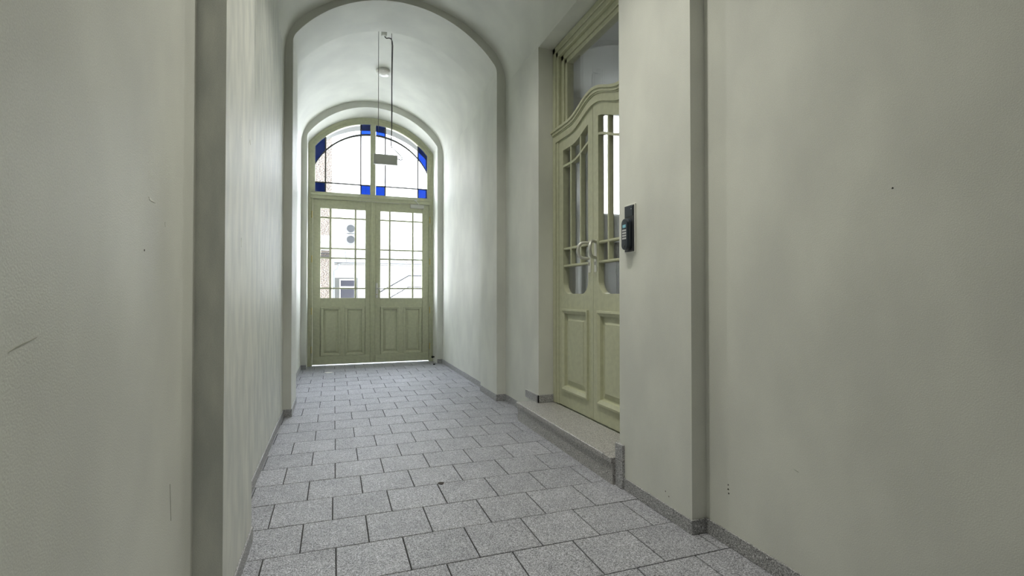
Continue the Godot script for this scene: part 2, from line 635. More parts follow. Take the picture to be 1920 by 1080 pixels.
func build_doorstep() -> void:
	var s := root("doorstep", P(1.74, 0, 3.47), "low granite doorstep in front of the stairwell door", "step")
	var lower := PackedVector2Array([Vector2(1.588, 2.64), Vector2(1.756, 2.64), Vector2(1.756, 2.717), Vector2(1.897, 2.717), Vector2(1.897, 4.183), Vector2(1.756, 4.183), Vector2(1.756, 4.29), Vector2(1.588, 4.29)])
	var st := new_st()
	prism(st, lower, "XZ", 0.0, 0.128)
	put(st, "riser", "granite_step", s)
	var upper := PackedVector2Array([Vector2(1.575, 2.74), Vector2(1.897, 2.74), Vector2(1.897, 4.183), Vector2(1.756, 4.183), Vector2(1.756, 4.30), Vector2(1.575, 4.30)])
	var top := PackedVector2Array([Vector2(1.579, 2.74), Vector2(1.897, 2.74), Vector2(1.897, 4.183), Vector2(1.756, 4.183), Vector2(1.756, 4.296), Vector2(1.579, 4.296)])
	st = new_st()
	prism(st, upper, "XZ", 0.130, 0.161)
	prism(st, upper, "XZ", 0.161, 0.165, -1, -1, top)
	put(st, "tread", "granite_step", s)
	bx("tread", "granite_step", s, 1.575, 1.756, 0.130, 0.165, 2.64, 2.7385, 0.004)

# ---------------------------------------------------------------- courtyard door
func arch_ring(st: SurfaceTool, xl: float, xr: float, cy: float, r: float, wide: float, z0: float, z1: float, bottom: float) -> void:
	# an arched band of the given width from the floor (or sill) up and over
	var o := arc(xl, xr, cy, r, 40)
	var cx := (xl + xr) / 2
	var ri := r - wide
	var h := asin(((xr - xl) / 2 - wide) / ri)
	var q := PackedVector2Array()
	for i in 41:
		var a := lerpf(-h, h, i / 40.0)
		q.append(Vector2(cx + ri * sin(a), cy + ri * cos(a)))
	var poly := PackedVector2Array()
	poly.append(Vector2(xl, bottom))
	poly.append_array(o)
	poly.append(Vector2(xr, bottom))
	poly.append(Vector2(xr - wide, bottom))
	for i in 41:
		poly.append(q[40 - i])
	poly.append(Vector2(xl + wide, bottom))
	prism(st, poly, "XY", z0, z1, 1, 41)

func build_courtyard_door() -> void:
	var d := root("door_1", P(0.605, 0, 8.6), "olive green arched double door with glazed leaves and blue corner panes", "door", "structure")
	var cx := 0.605
	# frame: outer band, a step, and the stop that holds the glass
	var st := new_st()
	arch_ring(st, -0.398, 1.608, 2.848, 1.243, 0.040, 8.57, 8.67, 0.0)
	put(st, "frame", "olive_paint", d)
	st = new_st()
	arch_ring(st, -0.358, 1.568, 2.848, 1.203, 0.026, 8.582, 8.67, 0.0)
	put(st, "frame_moulding", "olive_paint", d)
	st = new_st()
	arch_ring(st, -0.332, 1.542, 2.848, 1.177, 0.034, 8.592, 8.67, 2.79)
	put(st, "fanlight_frame", "olive_paint", d)
	# transom rail and fanlight mullion
	var rail := bx("transom_rail", "olive_paint", d, -0.37, 1.58, 2.695, 2.785, 8.56, 8.67, 0.006)
	bx("rail_bead", "olive_paint", rail, -0.36, 1.57, 2.745, 2.765, 8.545, 8.562, 0.006)
	bx("rail_bead", "olive_paint", rail, -0.332, 1.542, 2.785, 2.812, 8.592, 8.66, 0.004)
	bx("mullion", "olive_paint", d, 0.558, 0.643, 2.80, 3.995, 8.585, 8.66, 0.006)
	build_fanlight(d)
	for side in [-1, 1]:
		build_courtyard_leaf(d, side)
	# meeting astragal
	var ast := bx("astragal", "olive_paint", d, 0.566, 0.638, 0.02, 2.685, 8.575, 8.60, 0.006)
	bx("astragal_bead", "olive_paint", ast, 0.588, 0.618, 0.02, 2.685, 8.565, 8.58, 0.006)
	# hinges
	for hy in [[0.207, 0.319], [0.824, 0.937], [1.661, 1.774], [2.377, 2.491]]:
		for hx in [-0.343, 1.552]:
			st = new_st()
			lathe(st, P(hx, hy[0], 8.572), Vector3.UP, [Vector2(0, 0), Vector2(0.008, 0.002), Vector2(0.008, 0.053), Vector2(0.006, 0.055), Vector2(0.008, 0.057), Vector2(0.008, hy[1] - hy[0] - 0.002), Vector2(0, hy[1] - hy[0])], 12)
			put(st, "hinge", "brass", d)
	# closer on the right leaf
	var c := bx("door_closer", "satin_aluminium", d, 1.215, 1.447, 2.624, 2.685, 8.545, 8.605, 0.006)
	st = new_st()
	tube(st, [P(1.36, 2.69, 8.56), P(1.33, 2.71, 8.53), P(1.30, 2.752, 8.555)], 0.008)
	put(st, "closer_arm", "satin_aluminium", c)
	bx("arm_shoe", "satin_aluminium", c, 1.28, 1.325, 2.74, 2.765, 8.54, 8.565, 0.003)

func build_fanlight(d: Node) -> void:
	var cx := 0.605
	var ro := 1.147
	var co := 2.848
	var ra := 1.01
	var ca := 2.812
	var fan := part_node("fanlight", d)
	var outer := func(x: float) -> float:
		return co + sqrt(ro * ro - pow(x - cx, 2))
	var inner := func(x: float) -> float:
		return ca + sqrt(ra * ra - pow(x - cx, 2))
	for s in [-1, 1]:
		var xs := [0.043, 0.198, 0.748, 0.915]
		for k in 3:
			var xa: float = cx + s * xs[k]
			var xb: float = cx + s * xs[k + 1]
			var lo := minf(xa, xb)
			var hi := maxf(xa, xb)
			if k == 2:
				lo = maxf(lo, cx - 0.905)
				hi = minf(hi, cx + 0.905)
			for row in 3:
				var poly := PackedVector2Array()
				var n := 10
				for i in n + 1:
					var x := lerpf(lo, hi, float(i) / n)
					poly.append(Vector2(x, 2.81 if row == 0 else (2.97 if row == 1 else inner.call(x))))
				for i in n + 1:
					var x := lerpf(hi, lo, float(i) / n)
					poly.append(Vector2(x, 2.97 if row == 0 else (inner.call(x) if row == 1 else outer.call(x))))
				var st := new_st()
				var blue := row != 1 and k != 1
				if blue:
					prism(st, poly, "XY", 8.628, 8.633)
				else:
					var idx := Geometry2D.triangulate_polygon(poly)
					for i in range(0, idx.size(), 3):
						face3(st, P(poly[idx[i]].x, poly[idx[i]].y, 8.63), P(poly[idx[i + 1]].x, poly[idx[i + 1]].y, 8.63), P(poly[idx[i + 2]].x, poly[idx[i + 2]].y, 8.63), P(0, 0, -1))
				var pane := put(st, "pane", "blue_glass" if blue else "clear_glass", fan)
				if blue:
					pane.set_meta("label", "blue stained pane")
		# cames between the panes
		for k in [1, 2]:
			var x: float = cx + s * xs[k]
			bx("came", "lead_came", fan, x - 0.011, x + 0.011, 2.81, outer.call(x), 8.622, 8.638, 0.003)
		bx("came", "lead_came", fan, minf(cx + s * 0.043, cx + s * 0.91), maxf(cx + s * 0.043, cx + s * 0.91), 2.959, 2.981, 8.622, 8.638, 0.003)
		var cp := PackedVector2Array()
		for i in 21:
			var x: float = cx + s * lerpf(0.043, 0.905, i / 20.0)
			cp.append(Vector2(x, inner.call(x) + 0.015))
		for i in 21:
			var x: float = cx + s * lerpf(0.905, 0.043, i / 20.0)
			cp.append(Vector2(x, inner.call(x) - 0.015))
		var sa := new_st()
		prism(sa, cp, "XY", 8.618, 8.640)
		put(sa, "came", "lead_came", fan)

func build_courtyard_leaf(d: Node, side: int) -> void:
	var leaf := part_node("leaf", d)
	var x0 := -0.330 if side < 0 else 0.604
	var x1 := 0.602 if side < 0 else 1.540
	var g0 := -0.214 if side < 0 else 0.727
	var g1 := 0.483 if side < 0 else 1.424
	var zf := 8.60
	var zb := 8.65
	bx("stile", "olive_paint", leaf, x0, g0, 0.016, 2.69, zf, zb, 0.003)
	bx("stile", "olive_paint", leaf, g1, x1, 0.016, 2.69, zf, zb, 0.003)
	bx("rail", "olive_paint", leaf, g0, g1, 2.547, 2.69, zf, zb, 0)
	bx("rail", "olive_paint", leaf, g0, g1, 0.945, 1.092, zf, zb, 0)
	bx("rail", "olive_paint", leaf, g0, g1, 0.016, 0.152, zf, zb, 0)
	var mx := (0.136 if side < 0 else 1.076)
	bx("mullion", "olive_paint", leaf, mx - 0.03, mx + 0.03, 0.152, 0.945, zf, zb, 0)
	# two moulded panels
	for k in 2:
		var a0 := g0 + 0.006 if k == 0 else mx + 0.028
		var a1 := mx - 0.028 if k == 0 else g1 - 0.006
		var st := new_st()
		panel(st, "XY", a0, a1, 0.15, 0.945, zf, [Vector2(0, 0), Vector2(0.002, 0.014), Vector2(0.014, 0.017), Vector2(0.026, 0.012), Vector2(0.040, 0.008), Vector2(0.046, -0.012), Vector2(0.052, -0.014), Vector2(0.085, -0.002), Vector2(0.0851, 0.002)])
		put(st, "panel", "olive_paint", leaf)
	bx("panel_back", "olive_paint", leaf, g0, g1, 0.15, 0.947, zf + 0.018, zb - 0.001, 0)
	# weather board at the foot
	var k0 := x0 + 0.004 if side < 0 else 0.642
	var k1 := 0.562 if side < 0 else x1 - 0.004
	bx("kick_board", "olive_paint", leaf, k0, k1, 0.018, 0.150, zf - 0.018, zf + 0.002, 0.005)
	# glazing: bars and panes
	var vx := [-0.063, 0.327] if side < 0 else [0.879, 1.265]
	var hy := [1.250, 1.743, 1.898, 2.398]
	for x in vx:
		bx("glazing_bar", "olive_paint", leaf, x - 0.015, x + 0.015, 1.092, 2.547, zf + 0.004, zb - 0.002, 0.005)
	for y in hy:
		bx("glazing_bar", "olive_paint", leaf, g0, g1, y - 0.013, y + 0.013, zf + 0.005, zb - 0.003, 0.004)
	var xs := [g0, vx[0], vx[1], g1]
	var ys := [1.092, hy[0], hy[1], hy[2], hy[3], 2.547]
	for i in 3:
		for j in 5:
			var st := new_st()
			face4(st, P(xs[i], ys[j], 8.628), P(xs[i + 1], ys[j], 8.628), P(xs[i + 1], ys[j + 1], 8.628), P(xs[i], ys[j + 1], 8.628), P(0, 0, -1))
			put(st, "pane", "clear_glass", leaf)
	if side > 0:
		var h := bx("handle_plate", "satin_plate", leaf, 0.648, 0.690, 1.09, 1.342, zf - 0.008, zf + 0.001, 0.004)
		h.set_meta("label", "steel handle plate with lever")
		var st := new_st()
		tube(st, [P(0.669, 1.25, 8.595), P(0.669, 1.25, 8.55), P(0.675, 1.25, 8.542), P(0.70, 1.25, 8.54), P(0.775, 1.247, 8.54)], 0.009)
		put(st, "lever", "brushed_steel", leaf)
		st = new_st()
		lathe(st, P(0.669, 1.15, 8.594), P(0, 0, -1), [Vector2(0.009, 0), Vector2(0.009, 0.005), Vector2(0, 0.005)], 12)
		put(st, "lock_cylinder", "brass", leaf)

# ---------------------------------------------------------------- stairwell door
func hump(z: float) -> float:
	var k := clampf(absf(z - 3.43) / 0.42, 0.0, 1.0)
	return 0.106 * 0.5 * (1.0 + cos(PI * k))

func band(z0: float, z1: float, lower: float, upper: float, n := 40, lower_k := 1.0, upper_k := 1.0) -> PackedVector2Array:
	# a strip between two lines that follow the hump
	var p := PackedVector2Array()
	for i in n + 1:
		var z := lerpf(z0, z1, float(i) / n)
		p.append(Vector2(z, lower + hump(z) * lower_k))
	for i in n + 1:
		var z := lerpf(z1, z0, float(i) / n)
		p.append(Vector2(z, upper + hump(z) * upper_k))
	return p

func build_stair_door() -> void:
	var d := root("door_2", P(1.93, 0.165, 3.467), "olive green stairwell double door with ogee transom rail and narrow glazing", "door", "structure")
	var zn := 2.718
	var zf := 4.197
	# frame: stepped posts and head
	var steps := [[0.0, 0.055, 1.898], [0.055, 0.10, 1.908], [0.10, 0.15, 1.938], [0.15, 0.19, 1.952]]
	for k in steps.size():
		var s: Array = steps[k]
		var low := 0.165 if k < 2 else 2.55
		var nm := "frame_post" if k == 0 else "frame_moulding"
		bx(nm, "olive_paint", d, s[2], 2.02, low, 3.415 - s[0], zf - s[1], zf - s[0], 0.004)
		bx(nm, "olive_paint", d, s[2], 2.02, low, 3.415 - s[0], zn + s[0], zn + s[1], 0.004)
		bx("frame_head" if k == 0 else "frame_moulding", "olive_paint", d, s[2], 2.02, 3.415 - s[1], 3.415 - s[0], zn + s[0], zf - s[0], 0.004)
	# curved transom rail
	var st := new_st()
	prism(st, band(zn + 0.02, zf - 0.02, 2.535, 2.63), "ZY", 1.900, 2.0)
	var rail := put(st, "transom_rail", "olive_paint", d)
	for lay in [[2.606, 2.632, 1.886, 0.012], [2.630, 2.652, 1.876, 0.0], [2.595, 2.608, 1.894, 0.012]]:
		st = new_st()
		prism(st, band(zn + 0.012, zf - lay[3] + 0.004, lay[0], lay[1]), "ZY", lay[2], 1.99)
		put(st, "rail_moulding", "olive_paint", rail)
	# transom light: two sheets of glass
	for gx in [1.972, 1.988]:
		st = new_st()
		var q := band(zn + 0.15, zf - 0.15, 2.64, 3.25, 30, 1.0, 0.0)
		var idx := Geometry2D.triangulate_polygon(q)
		for i in range(0, idx.size(), 3):
			face3(st, P(gx, q[idx[i]].y, q[idx[i]].x), P(gx, q[idx[i + 1]].y, q[idx[i + 1]].x), P(gx, q[idx[i + 2]].y, q[idx[i + 2]].x), P(-1, 0, 0))
		put(st, "transom_pane", "clear_glass", d)
	build_stair_leaf(d, 1)
	build_stair_leaf(d, -1)

func build_stair_leaf(d: Node, side: int) -> void:
	# side +1: the leaf towards the courtyard, -1: the leaf towards the street
	var leaf := part_node("leaf", d)
	var zc := 3.467
	var f := func(o: float) -> float:
		return zc + side * o
	var xf := 1.915
	var xb := 1.965
	var bot := 0.171
	var gi := 0.082   # meeting stile
	var go := 0.542   # outer edge of the glass
	var ow := 0.627   # outer edge of the leaf
	var sheet := func(o0: float, o1: float, lower: float, upper: float, lk: float, uk: float, x0: float, x1: float, called: String) -> void:
		var st := new_st()
		prism(st, band(f.call(o0), f.call(o1), lower, upper, 24, lk, uk), "ZY", x0, x1)
		put(st, called, "olive_paint", leaf)
	sheet.call(0.002, gi, bot, 2.535, 0.0, 1.0, xf, xb, "stile")
	sheet.call(go, ow, bot, 2.535, 0.0, 1.0, xf, xb, "stile")
	sheet.call(gi, go, 2.432, 2.535, 1.0, 1.0, xf, xb, "top_rail")
	# lower part with the rounded foot of the glass
	var p := PackedVector2Array()
	var r := 0.11
	p.append(Vector2(f.call(gi), 1.018))
	p.append(Vector2(f.call(gi), 1.155 + r))
	for i in 13:
		var a := PI / 2 * i / 12.0
		p.append(Vector2(f.call(gi + r - r * cos(a)), 1.155 + r - r * sin(a)))
	for i in 13:
		var a := PI / 2 * i / 12.0
		p.append(Vector2(f.call(go - r + r * sin(a)), 1.155 + r - r * cos(a)))
	p.append(Vector2(f.call(go), 1.018))
	var clean := PackedVector2Array()
	for v in p:
		if clean.is_empty() or clean[clean.size() - 1].distance_to(v) > 1e-4:
			clean.append(v)
	var st := new_st()
	prism(st, clean, "ZY", xf, xb)
	put(st, "lock_rail", "olive_paint", leaf)
	var za := minf(f.call(gi), f.call(go))
	var zb := maxf(f.call(gi), f.call(go))
	bx("bottom_rail", "olive_paint", leaf, xf, xb, bot, 0.312, za, zb, 0)
	bx("panel_back", "olive_paint", leaf, xf + 0.025, xb, 0.31, 1.02, za, zb, 0)
	st = new_st()
	panel(st, "ZY", za - 0.008, zb + 0.008, 0.305, 1.025, xf, [Vector2(0, 0), Vector2(0.001, 0.018), Vector2(0.016, 0.020), Vector2(0.030, 0.012), Vector2(0.042, 0.006), Vector2(0.046, -0.018), Vector2(0.055, -0.020), Vector2(0.10, -0.006), Vector2(0.101, -0.002)])
	put(st, "panel", "olive_paint", leaf)
	# glazing bars: two uprights, two level bars and one that follows the curve
	for o in [0.222, 0.400]:
		var top := 2.432 + hump(f.call(o)) + 0.01
		bx("glazing_bar", "olive_paint", leaf, xf + 0.003, xb - 0.002, 1.401, top, f.call(o) - 0.010, f.call(o) + 0.010, 0.004)
	for y in [1.401, 1.552]:
		bx("glazing_bar", "olive_paint", leaf, xf + 0.002, xb - 0.004, y - 0.010, y + 0.010, za, zb, 0.005)
	sheet.call(gi, go, 2.280, 2.300, 1.0, 1.0, xf + 0.002, xb - 0.004, "glazing_bar")
	# panes behind the bars, double glazed
	var os := [gi, 0.222, 0.400, go]
	for gx in [1.945, 1.958]:
		for i in 3:
			for row in [[1.401, 1.552, 0.0, 0.0], [1.552, 2.290, 0.0, 1.0], [2.290, 2.436, 1.0, 1.0]]:
				st = new_st()
				var q := band(f.call(os[i]), f.call(os[i + 1]), row[0], row[1], 6, row[2], row[3])
				for k in 6:
					face4(st, P(gx, q[k].y, q[k].x), P(gx, q[k + 1].y, q[k + 1].x), P(gx, q[12 - k].y, q[12 - k].x), P(gx, q[13 - k].y, q[13 - k].x), P(-1, 0, 0))
				put(st, "pane", "clear_glass", leaf)
		st = new_st()
		face4(st, P(gx, 1.14, za), P(gx, 1.14, zb), P(gx, 1.401, zb), P(gx, 1.401, za), P(-1, 0, 0))
		put(st, "pane", "clear_glass", leaf)
	# pull handle on a long plate with key hole
	var hz: float = f.call(0.052 if side > 0 else 0.045)
	var plate := bx("handle_plate", "satin_plate", leaf, xf - 0.008, xf + 0.001, 1.322, 1.575, hz - 0.019, hz + 0.019, 0.005)
	plate.set_meta("label", "steel handle plate with key hole")
	st = new_st()
	var hp := []
	for i in 17:
		var a := -PI / 2 + PI * i / 16.0
		hp.append(P(xf - 0.040 - 0.060 * pow(cos(a), 0.7), 1.498 + 0.062 * sin(a), hz))
	hp.insert(0, P(xf - 0.004, 1.436, hz))
	hp.append(P(xf - 0.004, 1.560, hz))
	var lean := []
	for v in hp:
		lean.append(v + Vector3(0, 0, -(xf - v.x) * (0.12 if side > 0 else -0.85)))
	tube(st, lean, 0.0125, 12)
	put(st, "pull_handle", "satin_aluminium", leaf)
	bx("key_hole", "black_rubber", leaf, xf - 0.0095, xf - 0.007, 1.378, 1.405, hz - 0.004, hz + 0.004, 0.001)

# ---------------------------------------------------------------- rooms beyond
func build_stairwell() -> void:
	var st := new_st()
	box(st, 2.02, 6.0, -0.1, 0.155, 1.0, 7.3)
	tag(put(st, "floor_stairwell", "stair_floor"), "dark stone floor of the stairwell behind the glazed door", "floor", "", "structure")
	st = new_st()
	box(st, 2.1, 6.0, 4.25, 4.5, 1.0, 7.3)
	tag(put(st, "ceiling_stairwell", "stair_wall"), "grey ceiling of the stairwell behind the glazed door", "ceiling", "", "structure")
	st = new_st()
	box(st, 2.1, 6.0, 0.1, 4.5, 0.8, 1.0)
	tag(put(st, "wall_stairwell_front", "stair_wall"), "grey stairwell wall nearest the street", "wall", "", "structure")
	st = new_st()
	box(st, 6.0, 6.2, 0.1, 4.5, 0.8, 7.3)
	tag(put(st, "wall_stairwell_side", "stair_wall"), "grey stairwell wall facing the glazed door", "wall", "", "structure")
	var b := root("wall_stairwell_back", P(4, 0.155, 7.1), "grey stairwell wall with a tall landing window", "wall", "structure")
	for q in [[2.1, 4.06, 0.1, 4.5], [5.2, 6.0, 0.1, 4.5], [4.06, 5.2, 0.1, 2.42], [4.06, 5.2, 4.15, 4.5]]:
		bx("wall_piece", "stair_wall", b, q[0], q[1], q[2], q[3], 7.0, 7.3, 0)
	var w := root("window_1", P(4.63, 2.42, 7.15), "white framed landing window seen through the stairwell door", "window", "structure")
	for q in [[4.06, 4.11, 2.42, 4.15], [5.15, 5.2, 2.42, 4.15], [4.06, 5.2, 2.42, 2.47], [4.06, 5.2, 4.10, 4.15], [4.60, 4.66, 2.42, 4.15]]:
		bx("window_frame", "white_plastic", w, q[0], q[1], q[2], q[3], 7.12, 7.18, 0.004)
	st = new_st()
	face4(st, P(4.06, 2.42, 7.15), P(5.2, 2.42, 7.15), P(5.2, 4.15, 7.15), P(4.06, 4.15, 7.15), P(0, 0, -1))
	put(st, "pane", "clear_glass", w)
	# newel and handrail of the stair
	var n := root("stair_newel", P(3.55, 0.155, 5.75), "dark iron newel post of the staircase behind the stairwell door", "newel post")
	st = new_st()
	lathe(st, P(3.55, 0.155, 5.75), Vector3.UP, [Vector2(0, 0), Vector2(0.05, 0), Vector2(0.05, 0.05), Vector2(0.028, 0.08), Vector2(0.022, 1.2), Vector2(0.03, 1.3), Vector2(0.022, 1.42), Vector2(0.05, 1.62), Vector2(0.045, 1.68), Vector2(0, 1.72)], 16)
	put(st, "post", "iron_dark", n)
	st = new_st()
	var sc := []
	for i in 25:
		var a := TAU * 1.1 * i / 24.0
		sc.append(P(3.55 + 0.10 - 0.10 * cos(a), 1.25 + 0.16 * sin(a), 5.73))
	tube(st, sc, 0.012)
	put(st, "scroll", "iron_dark", n)

# ---------------------------------------------------------------- courtyard
func build_courtyard() -> void:
	var st := new_st()
	box(st, -14, 16, -0.3, -0.02, 9.02, 40)
	tag(put(st, "courtyard_ground", "ext_concrete"), "pale concrete ground of the courtyard beyond the arched door", "ground", "", "structure")
	var fa := root("wall_facade", P(0.6, 0, 8.8), "pale courtyard facade around the arched door", "wall", "structure")
	for q in [[-14.0, -0.9, 0.0, 12.0], [2.2, 16.0, 0.0, 12.0], [-0.9, 2.2, UP_TOP, 12.0]]:
		bx("facade_piece", "ext_white", fa, q[0], q[1], q[2], q[3], 8.62, 9.02, 0)
	# low white wing with gutter and grey door
	var w := root("courtyard_wing", P(4, 0, 24), "low white courtyard wing with grey roof and gutter", "building")
	bx("wall", "ext_white", w, -0.1, 12, -0.02, 2.62, 24, 27.6, 0)
	st = new_st()
	prism(st, PackedVector2Array([Vector2(23.85, 2.66), Vector2(27.6, 3.48), Vector2(27.6, 3.40), Vector2(23.85, 2.60)]), "ZY", -0.15, 12)
	var rf := put(st, "roof", "ext_roof", w)
	for k in 9:
		var x := 0.5 + k * 0.9
		st = new_st()
		prism(st, PackedVector2Array([Vector2(23.85, 2.69), Vector2(27.6, 3.51), Vector2(27.6, 3.47), Vector2(23.85, 2.65)]), "ZY", x, x + 0.04)
		put(st, "roof_seam", "ext_gutter", rf)
	bx("gutter", "ext_gutter", w, 0.0, 12, 2.575, 2.60, 23.80, 23.9, 0.0)
	bx("cornice", "ext_grey", w, 0.0, 12, 2.50, 2.515, 23.93, 24.0, 0.0)
	st = new_st()
	tube(st, [P(0.20, 2.56, 23.85), P(0.12, 2.30, 23.92), P(-0.02, 2.22, 23.95), P(-0.02, -0.02, 23.95)], 0.045)
	put(st, "downpipe", "ext_ac", w)
	var dr := bx("wing_door", "ext_grey", w, 0.02, 1.02, -0.02, 1.92, 23.94, 24.02, 0.0)
	bx("door_sash", "white_plastic", dr, 0.22, 0.90, 0.9, 1.84, 23.92, 23.95, 0.0)
	bx("door_pane", "ext_window", dr, 0.27, 0.86, 1.52, 1.80, 23.90, 23.93, 0.0)
	bx("door_pane", "ext_window", dr, 0.27, 0.86, 0.95, 1.46, 23.90, 23.93, 0.0)
	var sg := root("wall_sign", P(2.98, 2.24, 23.98), "small white plate on the courtyard wing above the outdoor stairs", "sign")
	bx("plate", "ext_white", sg, 2.88, 3.08, 2.24, 2.36, 23.96, 24.0, 0.0)
	bx("border", "ext_gutter", sg, 2.87, 3.09, 2.355, 2.37, 23.95, 24.0, 0.0)
	# tall white house behind with two cooling units
	var t := root("white_house", P(4, 0, 27.6), "tall white house rising behind the courtyard wing", "building")
	bx("wall", "ext_white", t, -8, 14, 0, 9.5, 27.61, 33, 0)
	bx("roof_edge", "ext_roof", t, -8.2, 14.2, 9.5, 9.7, 27.61, 33, 0)
	for k in 2:
		var y := 3.78 + 0.57 * k
		var ac := root("cooling_unit", P(0.8, y, 27.45), ["lower grey cooling unit with round fan on the tall white house", "upper grey cooling unit with round fan on the tall white house"][k], "air conditioner", "", "cooling units on the white house")
		bx("casing", "ext_ac", ac, 0.58, 1.02, y, y + 0.49, 27.3, 27.6103, 0.01)
		st = new_st()
		lathe(st, P(0.8, y + 0.245, 27.3), P(0, 0, -1), [Vector2(0.20, 0), Vector2(0.20, 0.02), Vector2(0.17, 0.02), Vector2(0.17, 0.005), Vector2(0.04, 0.005), Vector2(0.04, 0.02), Vector2(0, 0.02)], 24)
		put(st, "fan_grille", "ext_gutter", ac)
	# old brick house on the left
	var bk := root("brick_house", P(-3, 0, 19.2), "old bare brick house at the side of the courtyard", "building")
	bx("wall", "ext_brick", bk, -6.0, -0.10, 0, 9.0, 19.2, 23, 0)
	bx("eaves", "ext_white", bk, -6.2, 0.0, 9.0, 9.2, 19.0, 23, 0)
	var wn := bx("window", "ext_ac", bk, -0.46, -0.18, 2.74, 3.28, 19.15, 19.22, 0.0)
	bx("pane", "ext_roof", wn, -0.43, -0.21, 2.78, 3.16, 19.12, 19.16, 0.0)
	bx("ledge", "ext_dark", bk, -0.48, -0.13, 2.62, 2.65, 19.1, 19.2, 0.0)
	bx("ledge", "ext_dark", bk, -0.48, -0.13, 2.52, 2.55, 19.1, 19.2, 0.0)
	# outdoor stairs
	var s := root("outdoor_stairs", P(2.5, 0, 20.8), "outdoor concrete stairs with thin metal railing in the courtyard", "stairs")
	for k in 6:
		var x := 1.15 + k * 0.29
		bx("tread", "ext_white", s, x, 4.2, -0.02 + k * 0.17, 0.15 + k * 0.17, 20.4, 21.6, 0)
	st = new_st()
	tube(st, [P(1.0, 0.83, 20.42), P(2.84, 1.91, 20.42), P(3.7, 1.91, 20.42)], 0.032, 6)
	var hr := put(st, "handrail", "ext_dark", s)
	st = new_st()
	tube(st, [P(1.15, 0.46, 20.42), P(2.84, 1.45, 20.42), P(3.7, 1.45, 20.42)], 0.024, 6)
	put(st, "handrail", "ext_dark", s)
	for k in 12:
		var x := 1.2 + k * 0.2
		var top := minf(1.91, 0.83 + (x - 1.0) * 0.587)
		st = new_st()
		tube(st, [P(x, top - 0.85, 20.42), P(x, top, 20.42)], 0.012, 5)
		put(st, "baluster", "ext_dark", hr)

# ---------------------------------------------------------------- things in the passage
func build_exit_sign() -> void:
	var e := root("hanging_sign", P(0.563, 4.24, 6.0), "flat grey sign box hanging on two thin wires from the vault", "sign")
	var body := bx("sign_box", "sign_grey", e, 0.430, 0.698, 2.680, 2.795, 5.985, 6.02, 0.002)
	for q in [[0.426, 0.433, 2.676, 2.799], [0.426, 0.702, 2.676, 2.683]]:
		bx("edge_trim", "sign_edge", body, q[0], q[1], q[2], q[3], 5.98, 6.024, 0.001)
	var st := new_st()
	tube(st, [P(0.478, 2.795, 6.0), P(0.480, 2.818, 6.0), P(0.495, 2.822, 6.0), P(0.628, 2.818, 6.0), P(0.628, 2.795, 6.0)], 0.0025, 6)
	put(st, "hanger", "wire_steel", e)
	for x in [0.478, 0.628]:
		st = new_st()
		tube(st, [P(x, 2.80, 6.0), P(x, 4.243, 6.0)], 0.0032, 6)
		put(st, "wire", "wire_steel", e)
	st = new_st()
	lathe(st, P(0.540, 4.247, 6.0), Vector3.DOWN, [Vector2(0, -0.01), Vector2(0.034, -0.01), Vector2(0.034, 0.045), Vector2(0.028, 0.052), Vector2(0, 0.052)], 20)
	put(st, "ceiling_box", "sign_grey", e)
	var path := Curve3D.new()
	for q in [[0.545, 4.20], [0.565, 4.178], [0.60, 4.185], [0.626, 4.172], [0.640, 4.10], [0.636, 3.9], [0.632, 3.6], [0.634, 3.3], [0.630, 3.05], [0.624, 2.93], [0.640, 2.885], [0.70, 2.835], [0.748, 2.785], [0.752, 2.757], [0.735, 2.748], [0.696, 2.760]]:
		path.add_point(P(q[0], q[1], 6.004))
	for i in path.point_count:
		var a := path.get_point_position(maxi(i - 1, 0))
		var b := path.get_point_position(mini(i + 1, path.point_count - 1))
		path.set_point_in(i, (a - b) * 0.16)
		path.set_point_out(i, (b - a) * 0.16)
	st = new_st()
	tube(st, Array(path.tessellate(4, 6)), 0.006, 6)
	put(st, "cable", "cable_black", e)

const LAMPS := [
	# x, vault height, z, energy, half angle, label
	[0.625, 4.256, 7.05, 0.10, 64.0, "small round ceiling light with faceted glass under the hall vault"],
	[0.651, 4.196, 3.60, 0.46, 64.0, "added fill lamp, out of view, on the vault beside the stairwell door"],  # unseen lamp added to lift the bay walls, modelled on the hall light
	[0.628, 4.106, 2.25, 0.88, 51.0, "added fill lamp, out of view, under the rib arch by the intercom"],  # added above the view to brighten the pilaster sides and near walls
	[0.628, 4.196, 0.80, 0.24, 60.0, "added fill lamp, out of view, on the vault nearest the street end"],  # invented lamp overhead, fills the pilaster fronts and nearest walls
]

